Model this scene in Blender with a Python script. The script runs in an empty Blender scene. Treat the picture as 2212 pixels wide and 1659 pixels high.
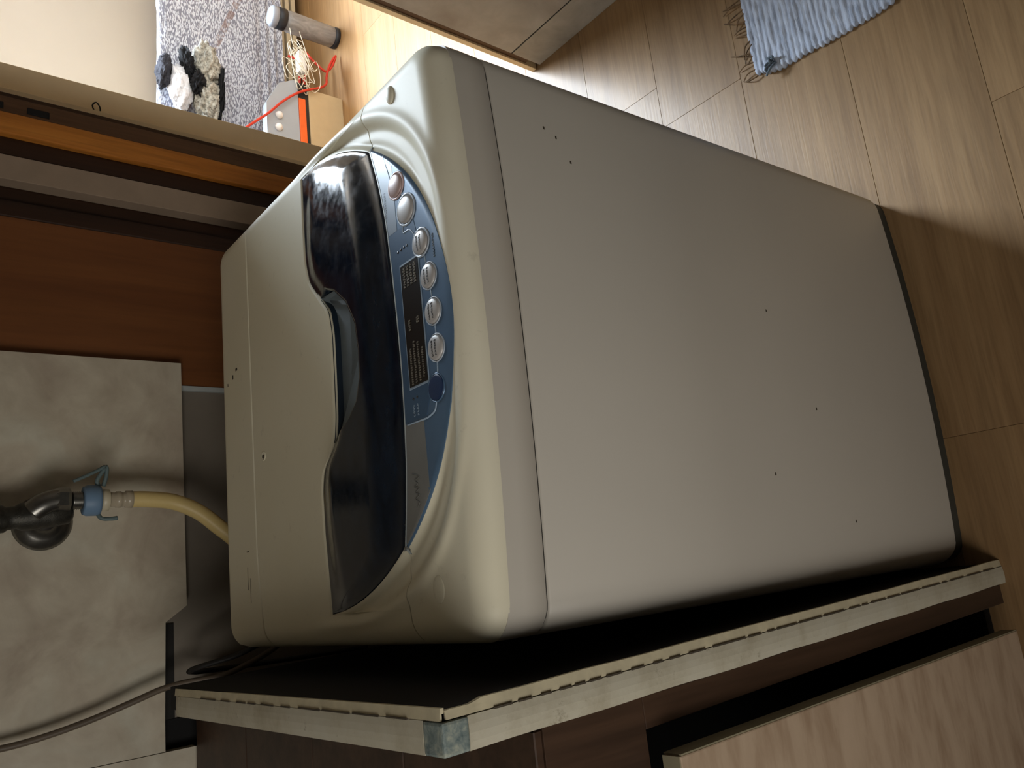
import bpy, bmesh, math, random
from mathutils import Vector, Matrix, noise
random.seed(7)
S = bpy.context.scene
COL = S.collection

# ------------------------------------------------------------------ camera
cam = bpy.data.cameras.new('camera'); co = bpy.data.objects.new('camera', cam); COL.objects.link(co)
R = ((-0.1107, 0.9664, -0.2318), (-0.6185, -0.2496, -0.7451), (-0.7779, 0.0609, 0.6254))
m = Matrix(R).to_quaternion().to_matrix().to_4x4(); m.translation = Vector((0.05, -0.53, 1.2705))
co.matrix_world = m
cam.sensor_width = 36; cam.lens = 1740.38 / 2212 * 36; cam.clip_start = 0.02
S.camera = co
# ------------------------------------------------------------------ light and exposure
W = bpy.data.worlds.new('world'); S.world = W; W.use_nodes = True
W.node_tree.nodes['Background'].inputs[0].default_value = (0.75, 0.85, 1.0, 1)
W.node_tree.nodes['Background'].inputs[1].default_value = 0.3
S.view_settings.view_transform = 'Standard'; S.view_settings.look = 'None'
S.view_settings.gamma = 1; S.view_settings.use_curve_mapping = False
S.view_settings.exposure = 0.0

def area(name, loc, rot, sx, sy, power, color, spread=180):
    l = bpy.data.lights.new(name, 'AREA'); l.shape = 'RECTANGLE'; l.size = sx; l.size_y = sy
    l.energy = power; l.color = color; l.spread = math.radians(spread)
    o = bpy.data.objects.new(name, l); COL.objects.link(o); o.location = loc; o.rotation_euler = rot
    return o
def aim(o, p):
    o.rotation_euler = (Vector(p) - o.location).to_track_quat('-Z', 'Y').to_euler()
# daylight through the window of the far room
aim(area('daylight_and_fill', (2.25, 2.66, 1.72), (0, 0, 0), 1.1, 1.0, 120, (0.76, 0.88, 1.0), 110), (1.25, 0.6, 0.0))
# weak fill light from the left; its window is added and unseen
aim(area('daylight_and_fill', (-0.96, -0.82, 1.30), (0, 0, 0), 0.9, 0.9, 8.5, (1.0, 0.96, 0.91), 125), (-0.05, 0.15, 0.80))
# warm fill added under the far room ceiling to brighten its wall
area('far_room_fill', (1.9, 1.6, 2.37), (0, 0, 0), 0.3, 0.3, 2.0, (1.0, 0.9, 0.78))

# ------------------------------------------------------------------ materials
MATS = {}
def lin(c):
    return tuple((v / 255 / 12.92 if v / 255 <= 0.04045 else ((v / 255 + 0.055) / 1.055) ** 2.4) for v in c) + (1,)
class NT:
    def __init__(s, name):
        s.m = bpy.data.materials.new(name); s.m.use_nodes = True
        s.t = s.m.node_tree; s.b = s.t.nodes['Principled BSDF']; MATS[name] = s.m
    def n(s, typ, **kw):
        nd = s.t.nodes.new(typ)
        for k, v in kw.items():
            if k.startswith('_'): nd.inputs[int(k[1:])].default_value = v
            else: setattr(nd, k, v)
        return nd
    def l(s, a, b): s.t.links.new(a, b)
    def coord(s, scale=(1, 1, 1), kind='Object', rot=(0, 0, 0)):
        tc = s.n('ShaderNodeTexCoord'); mp = s.n('ShaderNodeMapping')
        mp.inputs['Scale'].default_value = scale; mp.inputs['Rotation'].default_value = rot
        s.l(tc.outputs[kind], mp.inputs[0]); return mp.outputs[0]
    def noise(s, v, scale, detail=4, rough=0.55, dist=0):
        nd = s.n('ShaderNodeTexNoise'); nd.inputs['Scale'].default_value = scale
        nd.inputs['Detail'].default_value = detail; nd.inputs['Roughness'].default_value = rough
        nd.inputs['Distortion'].default_value = dist
        s.l(v, nd.inputs['Vector']); return nd.outputs['Fac']
    def ramp(s, f, stops):
        r = s.n('ShaderNodeValToRGB'); e = r.color_ramp.elements
        while len(e) < len(stops): e.new(0.5)
        for i, (p, c) in enumerate(stops): e[i].position = p; e[i].color = c
        s.l(f, r.inputs[0]); return r.outputs[0]
    def mix(s, f, a, b, mode='MIX'):
        r = s.n('ShaderNodeMix', data_type='RGBA', blend_type=mode)
        for sock, v in ((r.inputs[0], f), (r.inputs[6], a), (r.inputs[7], b)):
            if isinstance(v, (int, float, tuple)): sock.default_value = v
            else: s.l(v, sock)
        return r.outputs[2]
    def col(s, c):
        if isinstance(c, tuple): s.b.inputs['Base Color'].default_value = c
        else: s.l(c, s.b.inputs['Base Color'])
        return s
    def bump(s, f, strength=0.3, dist=0.002):
        b = s.n('ShaderNodeBump'); b.inputs['Strength'].default_value = strength; b.inputs['Distance'].default_value = dist
        s.l(f, b.inputs['Height']); s.l(b.outputs[0], s.b.inputs['Normal']); return s
    def set(s, rough=0.5, metal=0, spec=0.5, trans=0, coat=0, alpha=1, ior=1.45):
        s.b.inputs['Roughness'].default_value = rough; s.b.inputs['Metallic'].default_value = metal
        s.b.inputs['Specular IOR Level'].default_value = spec; s.b.inputs['Transmission Weight'].default_value = trans
        s.b.inputs['Coat Weight'].default_value = coat; s.b.inputs['IOR'].default_value = ior
        s.b.inputs['Alpha'].default_value = alpha; return s.m

def plain(name, rgb, rough=0.5, metal=0, var=0.08, scale=25, bump=0.0, spec=0.5):
    t = NT(name); v = t.coord(); f = t.noise(v, scale)
    c = lin(rgb); lo = tuple(x * (1 - var) for x in c[:3]) + (1,); hi = tuple(min(1, x * (1 + var)) for x in c[:3]) + (1,)
    t.col(t.ramp(f, [(0.3, lo), (0.7, hi)]))
    if bump: t.bump(t.noise(v, scale * 8), bump, 0.001)
    return t.set(rough, metal, spec)

def wood(name, a, b, rough=0.5, axis='x', scale=1.0, bump=0.15, perobj=0.0, gl=0, fine=0.75):
    t = NT(name); fine_k = fine
    k = {'x': (1.2, 22, 22), 'y': (22, 1.2, 22), 'z': (22, 22, 1.2)}[axis]
    k = tuple(q * scale for q in k); v = t.coord(k)
    if perobj:
        oi = t.n('ShaderNodeObjectInfo'); ad = t.n('ShaderNodeVectorMath', operation='ADD')
        mu = t.n('ShaderNodeVectorMath', operation='SCALE'); cb = t.n('ShaderNodeCombineXYZ')
        for i in range(3): t.l(oi.outputs['Random'], cb.inputs[i])
        t.l(cb.outputs[0], mu.inputs[0]); mu.inputs['Scale'].default_value = 40
        t.l(v, ad.inputs[0]); t.l(mu.outputs[0], ad.inputs[1]); v = ad.outputs[0]
    f1 = t.noise(v, 1.3, 6, 0.6, 0.4); f2 = t.noise(v, 6.5, 3, 0.6)
    f0 = t.noise(v, 0.28, 2, 0.5)
    c = t.ramp(f1, [(0.3, lin(a)), (0.7, lin(b))])
    fine = t.ramp(f2, [(0.35, (0.72, 0.70, 0.68, 1)), (0.6, (1.08, 1.08, 1.08, 1))])
    c = t.mix(fine_k, c, fine, 'MULTIPLY')
    broad = t.ramp(f0, [(0.35, (0.82, 0.80, 0.78, 1)), (0.65, (1.12, 1.12, 1.12, 1))])
    c = t.mix(0.7, c, broad, 'MULTIPLY')
    if perobj:
        mr = t.n('ShaderNodeMapRange'); t.l(oi.outputs['Random'], mr.inputs[0])
        mr.inputs[3].default_value = 1 - perobj; mr.inputs[4].default_value = 1 + perobj
        g = t.n('ShaderNodeCombineColor')
        for i in range(3): t.l(mr.outputs[0], g.inputs[i])
        c = t.mix(1.0, c, g.outputs[0], 'MULTIPLY')
    t.col(c); t.bump(f2, bump, 0.0008); return t.set(rough, 0, 0.5, coat=gl)

M_paint = plain('grey_enamel_paint', (196, 190, 178), 0.42, var=0.03, scale=3)
M_seam = plain('dark_seam', (26, 24, 20), 0.8)
t = NT('yellowed_cream_plastic'); v = t.coord()
f = t.noise(v, 3.0, 3); c = t.ramp(f, [(0.3, lin((218, 211, 184))), (0.7, lin((226, 220, 198)))])
g = t.noise(v, 60, 5, 0.7); c = t.mix(t.ramp(g, [(0.62, (0, 0, 0, 1)), (0.8, (0.25, 0.25, 0.25, 1))]), c, lin((120, 110, 90)))
t.col(c); M_cream = t.set(0.48, 0, 0.24)
t = NT('smoky_blue_gloss_plastic'); v = t.coord((1, 6, 1)); f = t.noise(t.coord((3, 9, 1)), 9, 5, 0.7)
t.col(t.ramp(f, [(0.35, lin((10, 17, 26))), (0.75, lin((22, 35, 50)))]))
rr = t.ramp(t.noise(t.coord(), 45, 6, 0.75), [(0.4, (0.10, 0.10, 0.10, 1)), (0.75, (0.30, 0.30, 0.30, 1))])
M_dark = t.set(0.15, 0, 0.5); t.l(rr, t.b.inputs['Roughness'])
M_recess = plain('blue_grey_recess_plastic', (98, 108, 112), 0.55, var=0.1)
M_recwall = plain('deep_blue_plastic', (30, 42, 54), 0.4)
M_blue = plain('metallic_blue_panel', (86, 112, 138), 0.3, metal=0.25, var=0.06, scale=40)
M_blue2 = plain('deeper_blue_panel', (66, 92, 118), 0.3, metal=0.25, var=0.05, scale=40)
M_grey = plain('satin_grey_panel', (124, 124, 120), 0.4, metal=0.2, var=0.05)
M_rim = plain('pale_panel_rim', (172, 178, 176), 0.35)
M_reflect = plain('panel_reflection_blue', (128, 138, 148), 0.3, metal=0.3, var=0.05)  # lighter blue that paints in the reflection on the panel
M_line = plain('pale_blue_print', (150, 168, 184), 0.4)
M_lcd = plain('display_window', (26, 24, 20), 0.25)
M_print = plain('display_lettering', (128, 120, 104), 0.5)
M_ink = plain('dark_lettering', (46, 46, 48), 0.5)
M_btn = plain('silver_button', (176, 172, 168), 0.38, metal=0.1, var=0.05, scale=60)
M_btnr = plain('rosy_silver_button', (186, 162, 156), 0.35, metal=0.1)
M_btnring = plain('button_ring', (168, 176, 184), 0.35)
M_btnrr = plain('pink_button_ring', (206, 178, 174), 0.35)
M_btnd = plain('dark_blue_button', (28, 50, 84), 0.35)
M_skirt = plain('dark_grey_plinth_plastic', (62, 62, 56), 0.6)
M_dirt = plain('grimy_mark', (70, 62, 50), 0.8)
M_logo = plain('faded_logo_print', (60, 64, 68), 0.5)
M_script = plain('worn_script_print', (92, 92, 86), 0.5)

def marble(name, cols, scale=5.0, rough=0.35):
    t = NT(name); v = t.coord((1, 1, 1), rot=(0.4, 0.7, 0.5)); f = t.noise(v, scale, 7, 0.55, 0.9)
    g = t.noise(v, scale * 2.7, 5, 0.6, 0.5)
    c = t.ramp(f, [(0.28, lin(cols[0])), (0.5, lin(cols[1])), (0.72, lin(cols[2]))])
    c2 = t.ramp(g, [(0.35, (0.86, 0.84, 0.82, 1)), (0.65, (1.06, 1.06, 1.06, 1))])
    c = t.mix(0.8, c, c2, 'MULTIPLY'); t.col(c); return t.set(rough)
M_tile = marble('beige_marble_tile', [(172, 158, 140), (194, 184, 164), (202, 198, 180)], 9)
M_tileR = marble('grey_marble_tile', [(162, 154, 146), (176, 170, 162), (188, 184, 176)], 6)
M_base = marble('grey_plinth_tile', [(156, 150, 140), (170, 164, 154), (184, 178, 168)], 8)
M_grout = plain('dark_joint', (44, 40, 34), 0.9)
M_rough = plain('bare_grey_plaster', (120, 112, 100), 0.9, var=0.2, scale=6, bump=0.3)
M_wall = plain('cream_wall_paint', (224, 214, 202), 0.8, var=0.03, scale=2)
M_wall2 = plain('hall_wall_paint', (150, 146, 138), 0.85, var=0.04, scale=2)
M_ceil = plain('ceiling_paint', (225, 220, 210), 0.9)
M_floorsub = plain('floor_underlay', (60, 44, 26), 0.9)
M_plank = wood('light_oak_plank', (128, 99, 66), (148, 119, 83), 0.42, 'x', 1.6, 0.2, perobj=0.06, fine=0.45)
M_plank2 = wood('yellow_pine_plank', (164, 124, 80), (184, 146, 100), 0.42, 'x', 1.6, 0.2, perobj=0.04, fine=0.3)
M_brown = wood('varnished_brown_wood', (108, 63, 30), (124, 76, 37), 0.5, 'z', 0.8, fine=0.35)
M_orange = wood('orange_varnished_wood', (186, 112, 42), (208, 136, 58), 0.4, 'z', 1)
M_dbrown = wood('dark_brown_wood', (42, 24, 12), (58, 34, 18), 0.5, 'z', 1)
M_mbrown = wood('worn_brown_wood', (86, 58, 36), (106, 76, 50), 0.5, 'z', 1)
M_casing = plain('cream_casing_paint', (246, 220, 178), 0.5, var=0.03)
M_gstrip = plain('grey_brown_strip_paint', (150, 130, 110), 0.7)
M_black = plain('black_metal_plate', (18, 16, 16), 0.5)
M_cab = wood('dark_cabinet_wood', (54, 38, 27), (78, 57, 42), 0.5, 'z', 0.8)
M_cabdark = plain('black_void_shade', (14, 13, 12), 0.9)  # near-black puts deep shade into voids and hidden sides
t = NT('pinkish_beech_laminate'); v = t.coord((9, 26, 34)); f = t.noise(v, 1.2, 4, 0.6, 0.3)
c = t.ramp(f, [(0.30, lin((158, 134, 110))), (0.55, lin((180, 158, 134))), (0.7, lin((186, 164, 140)))])
t.col(c); M_door = t.set(0.5)
M_doored = plain('grey_door_edging', (134, 126, 102), 0.6, var=0.1)
t = NT('worn_white_laminate'); v = t.coord(); f = t.noise(t.coord((1, 1, 1)), 14, 6, 0.7)
c = t.ramp(f, [(0.25, lin((160, 150, 126))), (0.5, lin((188, 182, 162))), (0.75, lin((196, 192, 176)))])
f2 = t.noise(t.coord((1, 1, 1)), 60, 5, 0.8); c = t.mix(t.ramp(f2, [(0.62, (0, 0, 0, 1)), (0.72, (0.5, 0.5, 0.5, 1))]), c, lin((96, 82, 60)))
t.col(c); M_white = t.set(0.6); t.bump(f2, 0.2, 0.001)
t = NT('blue_grey_scuffed_corner'); v = t.coord(); f = t.noise(v, 90, 6, 0.7, 0.5)
t.col(t.ramp(f, [(0.3, lin((66, 84, 88))), (0.5, lin((120, 132, 128))), (0.72, lin((176, 178, 160)))])); M_scuff = t.set(0.6)
M_bead = plain('cream_edge_bead', (196, 186, 156), 0.6, var=0.12, scale=60)
M_chrome = plain('tarnished_chrome', (120, 118, 112), 0.28, metal=0.9, var=0.25, scale=60)
M_oldmetal = plain('dirty_dark_metal', (62, 60, 54), 0.45, metal=0.6, var=0.45, scale=90, bump=0.4)
M_ring = plain('faded_blue_plastic', (104, 130, 156), 0.5)
M_clip = plain('teal_grey_plastic', (92, 108, 108), 0.5)
M_collar = plain('ivory_plastic', (196, 186, 160), 0.4)
M_clear = plain('cloudy_clear_plastic', (170, 158, 136), 0.25)
M_hose = plain('yellowed_hose_rubber', (206, 182, 122), 0.45, var=0.06)
M_cable = plain('brown_grey_cable', (96, 84, 70), 0.5)
M_cableb = plain('black_cable', (26, 24, 22), 0.5)
M_glass = None
t = NT('daylit_window_glass'); t.b.inputs['Emission Color'].default_value = (0.80, 0.9, 1.0, 1); t.b.inputs['Emission Strength'].default_value = 4.0
t.col((0.5, 0.6, 0.7, 1)); M_pane = t.set(0.1)
t = NT('added_window_glow'); t.b.inputs['Emission Color'].default_value = (0.9, 0.88, 0.8, 1); t.b.inputs['Emission Strength'].default_value = 0.5  # faint glow for the added left window
t.col((0.5, 0.5, 0.5, 1)); M_pane2 = t.set(0.2)
M_frame = plain('white_window_frame', (220, 216, 206), 0.5)

t = NT('pale_blue_rag_cotton'); v = t.coord((6, 60, 60)); f = t.noise(v, 1.6, 6, 0.7)
c = t.ramp(f, [(0.25, lin((128, 138, 156))), (0.5, lin((172, 180, 196))), (0.75, lin((196, 202, 212)))])
f2 = t.noise(t.coord((9, 70, 20)), 1.1, 4, 0.8); c = t.mix(t.ramp(f2, [(0.6, (0, 0, 0, 1)), (0.7, (0.7, 0.7, 0.7, 1))]), c, lin((84, 90, 104)))
t.col(c); M_rug = t.set(0.95); t.bump(t.noise(t.coord((30, 160, 80)), 3, 4), 0.6, 0.002)
M_fringe = plain('brown_and_cream_fringe_cotton', (104, 80, 54), 0.9, var=0.7, scale=60)
M_stain = plain('grey_knotted_cotton', (88, 98, 106), 0.95, var=0.4, scale=120)

t = NT('white_lace_crochet'); v = t.coord((1, 2.0, 2.4), rot=(0, 0.35, 0))
vo = t.n('ShaderNodeTexVoronoi'); vo.inputs['Scale'].default_value = 62; t.l(t.coord((1.2, 3.8, 4.2), rot=(0, 0.28, 0)), vo.inputs['Vector'])
f = t.noise(t.coord((1.0, 3.6, 4.0), rot=(0, 0.3, 0)), 75, 5, 0.75, 0.6)
mm = t.n('ShaderNodeMath', operation='MULTIPLY'); t.l(vo.outputs['Distance'], mm.inputs[0]); mm.inputs[1].default_value = 0.9
m2 = t.n('ShaderNodeMath', operation='ADD'); t.l(mm.outputs[0], m2.inputs[0]); t.l(f, m2.inputs[1])
c = t.ramp(m2.outputs[0], [(0.80, lin((240, 244, 255))), (0.97, lin((222, 226, 240))), (1.12, lin((150, 152, 170)))])
# stitched brown line running diagonally over the cover
sp = t.n('ShaderNodeSeparateXYZ'); tc = t.n('ShaderNodeTexCoord'); t.l(tc.outputs['Object'], sp.inputs[0])
a1 = t.n('ShaderNodeMath', operation='MULTIPLY_ADD'); t.l(sp.outputs[0], a1.inputs[0]); a1.inputs[1].default_value = 0.38; 
t.l(sp.outputs[2], a1.inputs[2])
a2 = t.n('ShaderNodeMath', operation='SUBTRACT'); t.l(a1.outputs[0], a2.inputs[0]); a2.inputs[1].default_value = 1.127
a3 = t.n('ShaderNodeMath', operation='ABSOLUTE'); t.l(a2.outputs[0], a3.inputs[0])
a4 = t.n('ShaderNodeMath', operation='LESS_THAN'); t.l(a3.outputs[0], a4.inputs[0]); a4.inputs[1].default_value = 0.012
a5 = t.n('ShaderNodeMath', operation='MULTIPLY'); t.l(a4.outputs[0], a5.inputs[0]); t.l(t.ramp(t.noise(t.coord((1, 1, 1)), 60, 3), [(0.42, (0.1, 0.1, 0.1, 1)), (0.55, (0.75, 0.75, 0.75, 1))]), a5.inputs[1])
c = t.mix(a5.outputs[0], c, lin((150, 122, 116)))
t.col(c); M_lace = t.set(0.9); t.bump(m2.outputs[0], 0.8, 0.006)
M_railb = plain('beige_rail_fabric', (196, 178, 146), 0.7)
M_dgrey = plain('dark_grey_fuzzy_wool', (58, 58, 66), 0.95, var=0.3, scale=150, bump=0.8)
M_wwool = plain('white_fuzzy_wool', (234, 234, 240), 0.95, var=0.15, scale=150, bump=0.8)
M_bwool = plain('black_wool', (20, 20, 24), 0.95, var=0.3, scale=100, bump=0.8)
t = NT('grey_beige_knit'); f = t.noise(t.coord(), 70, 5, 0.7, 0.5)
t.col(t.ramp(f, [(0.35, lin((108, 104, 96))), (0.55, lin((190, 186, 174))), (0.7, lin((222, 220, 212)))])); M_knit = t.set(0.95); t.bump(f, 1.0, 0.006)
M_gbox = plain('grey_plastic_case', (160, 166, 174), 0.5, var=0.04)
M_oband = plain('orange_plastic_band', (226, 96, 30), 0.45)
M_card = plain('tan_box_card', (190, 166, 128), 0.7, var=0.04)
M_red = plain('red_wire_insulation', (200, 54, 34), 0.45)
M_wwire = plain('white_wire_insulation', (226, 216, 196), 0.5)
M_adapt = plain('white_adapter_plastic', (236, 232, 230), 0.4)
t = NT('clear_grey_bottle_plastic'); f = t.noise(t.coord((1, 1, 0.4)), 30, 4, 0.6, 1.2)
t.col(t.ramp(f, [(0.35, lin((140, 136, 134))), (0.65, lin((176, 172, 170)))])); M_bottle = t.set(0.15, 0, 0.6, trans=0.35)
M_bcap = plain('black_cap_plastic', (28, 30, 36), 0.4)
M_gcap = plain('grey_lid_plastic', (150, 154, 164), 0.35)

# ------------------------------------------------------------------ mesh helpers
def link(name, me, mat, parent=None, smooth=False):
    o = bpy.data.objects.new(name, me); COL.objects.link(o)
    if mat: me.materials.append(mat)
    if smooth:
        for p in me.polygons: p.use_smooth = True
    if parent: o.parent = parent
    return o
def mesh(name, V, F, mat, parent=None, smooth=False):
    me = bpy.data.meshes.new(name); me.from_pydata([tuple(v) for v in V], [], F); me.validate(); me.update()
    return link(name, me, mat, parent, smooth)
def frombm(name, bm, mat, parent=None, smooth=False):
    me = bpy.data.meshes.new(name); bmesh.ops.recalc_face_normals(bm, faces=bm.faces[:]); bm.to_mesh(me); bm.free()
    return link(name, me, mat, parent, smooth)
def add_box(bm, a, b, bev=0.0, lean=0.0, seg=2):
    x0, y0, z0 = a; x1, y1, z1 = b
    vs = [bm.verts.new((x, y, z)) for x in (x0, x1) for y in (y0, y1) for z in (z0, z1)]
    fs = [bm.faces.new([vs[i] for i in q]) for q in ((0, 1, 3, 2), (4, 6, 7, 5), (0, 4, 5, 1), (2, 3, 7, 6), (0, 2, 6, 4), (1, 5, 7, 3))]
    if bev:
        es = list({e for f in fs for e in f.edges})
        r = bmesh.ops.bevel(bm, geom=es, offset=bev, segments=seg, affect='EDGES', profile=0.6)
        vs = list({v for f in r['faces'] for v in f.verts} | {v for v in vs if v.is_valid})
    if lean:
        for v in vs:
            if v.is_valid: v.co.x += -lean * v.co.z
def box(name, a, b, mat, parent=None, bev=0.0, lean=0.0, smooth=False):
    bm = bmesh.new(); add_box(bm, a, b, bev, lean); return frombm(name, bm, mat, parent, smooth)
def tube(name, pts, r, mat, parent=None, n=12, sub=6, caps=True, closed=False):
    P = [Vector(p) for p in pts]
    if sub > 1 and len(P) > 2:
        Q = []
        for i in range(len(P) - 1):
            p0 = P[max(i - 1, 0)]; p1 = P[i]; p2 = P[i + 1]; p3 = P[min(i + 2, len(P) - 1)]
            for k in range(sub):
                s = k / sub
                Q.append(0.5 * ((2 * p1) + (p2 - p0) * s + (2 * p0 - 5 * p1 + 4 * p2 - p3) * s * s + (3 * p1 - p0 - 3 * p2 + p3) * s ** 3))
        Q.append(P[-1]); P = Q
    V = []; F = []; up = Vector((0.12, 0.3, 1)).normalized()
    for i, p in enumerate(P):
        d = (P[min(i + 1, len(P) - 1)] - P[max(i - 1, 0)])
        if d.length < 1e-9: d = Vector((0, 0, 1))
        d.normalize(); a = d.cross(up)
        if a.length < 0.05: a = d.cross(Vector((1, 0, 0)))
        a.normalize(); b = d.cross(a)
        rr = r(i / (len(P) - 1)) if callable(r) else r
        for k in range(n):
            th = 2 * math.pi * k / n; V.append(p + (a * math.cos(th) + b * math.sin(th)) * rr)
    for i in range(len(P) - 1):
        for k in range(n):
            k2 = (k + 1) % n; F.append((i * n + k, i * n + k2, (i + 1) * n + k2, (i + 1) * n + k))
    if caps:
        F.append(tuple(range(n))[::-1]); F.append(tuple(range((len(P) - 1) * n, len(P) * n)))
    return mesh(name, V, F, mat, parent, True)
def lathe(name, prof, mat, parent=None, n=32, origin=(0, 0, 0), axis=(0, 0, 1), smooth=True):
    """prof: (r, h) pairs along axis from origin"""
    ax = Vector(axis).normalized(); q = Vector((0, 0, 1)).rotation_difference(ax); O = Vector(origin); V = []; F = []
    for r, h in prof:
        for k in range(n):
            th = 2 * math.pi * k / n; V.append(O + q @ Vector((r * math.cos(th), r * math.sin(th), h)))
    for i in range(len(prof) - 1):
        for k in range(n):
            k2 = (k + 1) % n; F.append((i * n + k, i * n + k2, (i + 1) * n + k2, (i + 1) * n + k))
    F.append(tuple(range(n))[::-1]); F.append(tuple(range((len(prof) - 1) * n, len(prof) * n)))
    o = mesh(name, V, F, mat, parent, smooth)
    return o
def grid(name, nu, nv, fn, mat, parent=None, depth=0.0, smooth=True, bottom=True):
    V = [fn(i / nu, j / nv) for j in range(nv + 1) for i in range(nu + 1)]; w = nu + 1
    F = [(j * w + i, j * w + i + 1, (j + 1) * w + i + 1, (j + 1) * w + i) for j in range(nv) for i in range(nu)]
    if depth:
        ring = [i for i in range(w)] + [j * w + nu for j in range(1, nv + 1)] + [nv * w + i for i in range(nu - 1, -1, -1)] + [j * w for j in range(nv - 1, 0, -1)]
        b = len(V)
        for r_ in ring: x, y, z = V[r_]; V.append((x, y, z - depth if not callable(depth) else depth(x, y, z)))
        for k in range(len(ring)):
            k2 = (k + 1) % len(ring); F.append((ring[k2], ring[k], b + k, b + k2))
        if bottom: F.append(tuple(b + k for k in range(len(ring)))[::-1])
    o = mesh(name, V, F, mat, parent, smooth)
    return o
def sharp(o, ang=40):
    me = o.data; bm = bmesh.new(); bm.from_mesh(me)
    for e in bm.edges:
        if len(e.link_faces) == 2 and e.calc_face_angle(0) > math.radians(ang): e.smooth = False
    bm.to_mesh(me); bm.free(); return o
def thing(name, label, cat, loc=(0, 0, 0), group=None):
    o = bpy.data.objects.new(name, None); COL.objects.link(o); o.location = loc; o.empty_display_size = 0.05
    return tag(o, label, cat, group)
def tag(o, label, cat, group=None):
    o['label'] = label; o['category'] = cat
    if group: o['group'] = group
    return o
def struct(o): o['kind'] = 'structure'; return o
def shift(o, root):
    """keep world place of a child whose mesh is in world coordinates"""
    for c in root.children: c.matrix_parent_inverse = Matrix.Translation(root.location).inverted()
def fix(root):
    for c in root.children: c.matrix_parent_inverse = Matrix.Translation(root.location).inverted()

# ================================================================== THE ROOM
XL, XR, YF, YB, YD, YE, XE = -1.05, 1.285, -2.25, 0.745, 0.83, 2.75, 3.6
fl = struct(box('floor', (XL, YF, -0.05), (XE, YE, -0.008), M_floorsub))
rows = [(-0.185 - 0.195 * k) for k in range(11, 0, -1)] + [-0.185, 0.005, 0.203, 0.398] + [0.398 + 0.195 * k for k in range(1, 13)]
offs = {}
for i in range(len(rows) - 1):
    y0, y1 = rows[i], min(rows[i + 1], YE - 0.002)
    if y0 > YE - 0.05: break
    yc = (y0 + y1) / 2
    # board end joints seen in the photograph, else staggered
    if abs(y0 + 0.38) < 0.01: o0 = 0.65
    elif abs(y0 + 0.185) < 0.01: o0 = 0.18
    elif abs(y0 - 0.203) < 0.01: o0 = 0.925
    else: o0 = (i * 0.43) % 1.25
    L = 1.25; x = o0 - 3 * L
    while x < XE:
        xa, xb = max(x, XL), min(x + L, XE)
        if xb - xa > 0.03 and not (yc > 0.8 and xb < 0.3):
            bm = bmesh.new(); add_box(bm, (xa + 0.0002, y0 + 0.0002, -0.009), (xb - 0.0002, y1 - 0.0002, 0.0), 0.0004, seg=1)
            frombm('plank', bm, M_plank2 if yc > 0.8 else M_plank, fl)
        x += L
struct(box('ceiling', (XL, YF, 2.42), (XE, YE, 2.5), M_ceil))
struct(box('wall_left', (XL - 0.08, YF, 0), (XL, YE, 2.42), M_wall2))
# back wall: bare plaster behind the tile; lintel above the doorway
bw = struct(box('wall_back', (XL, YB, 0), (0.655, YD, 2.42), M_rough))
lint = box('lintel', (0.655, YB, 2.06), (XR + 0.08, YD, 2.42), M_wall2, bw)
# marble-look tile sheet with a notch cut out of its lower edge
def prism(name, poly, y0, y1, mat, parent=None):
    bm = bmesh.new(); a = [bm.verts.new((x, y0, z)) for x, z in poly]; b = [bm.verts.new((x, y1, z)) for x, z in poly]
    bm.faces.new(a); bm.faces.new(b[::-1])
    for i in range(len(poly)):
        j = (i + 1) % len(poly); bm.faces.new((a[i], b[i], b[j], a[j]))
    return frombm(name, bm, mat, parent)
TY = 0.722
prism('tile', [(0.431, 0.887), (0.424, 2.42), (-0.13, 2.42), (-0.13, 0.916), (-0.091, 0.916), (0.042, 0.914), (0.063, 0.884)], TY, 0.744, M_tile, bw)
prism('tile', [(-0.131, 2.42), (-0.75, 2.42), (-0.75, 0.874), (-0.131, 0.874)], TY, 0.744, M_tile, bw)
prism('tile', [(-0.751, 2.42), (XL, 2.42), (XL, 0.874), (-0.751, 0.874)], TY, 0.744, M_tile, bw)
# pipe chase behind the notch: its shade painted as dark strip and black panel
box('notch_shade', (-0.091, 0.7425, 0.897), (0.040, 0.7448, 0.914), M_seam, bw)
box('chase_shade', (-0.60, 0.7425, 0.40), (-0.0915, 0.7448, 0.93), M_cabdark, bw)
# door frame beside the tile
df = struct(bpy.data.objects.new('door_1', None)); COL.objects.link(df)
box('wood_panel', (0.400, 0.7405, 0.0), (0.640, 0.7448, 2.2), M_brown, df)
box('edge_strip', (0.392, 0.7385, 0.0), (0.3995, 0.7448, 0.885), M_rim, df)
box('moulding', (0.640, 0.742, 0.0), (0.668, 0.765, 2.2), M_dbrown, df, 0.004)
box('moulding', (0.664, 0.752, 0.0), (0.694, 0.79, 2.2), M_dbrown, df, 0.004)
box('wall_strip', (0.694, 0.728, 0.0), (0.733, 0.79, 2.2), M_gstrip, df, 0.001)
box('moulding', (0.733, 0.732, 0.0), (0.764, 0.79, 2.2), M_dbrown, df, 0.003)
box('casing_board', (0.7645, 0.722, 0.0), (0.8, 0.80, 2.2), M_orange, df, 0.003)
jb = box('jamb_board', (0.8005, 0.724, 0.0), (0.8265, 0.80, 2.1), M_mbrown, df, 0.001)
box('strike_plate', (0.8045, 0.7222, 1.075), (0.815, 0.7245, 1.105), M_black, jb, 0.0008)
box('strike_plate', (0.8045, 0.7222, 1.135), (0.815, 0.7245, 1.165), M_black, jb, 0.0008)
box('jamb_board', (0.8268, 0.80, 0.0), (0.880, 0.829, 2.06), M_mbrown, df, 0.001)
cs = box('painted_stile', (0.908, 0.850, 0.0), (0.966, 0.885, 2.05), M_casing, df, 0.002)
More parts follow.
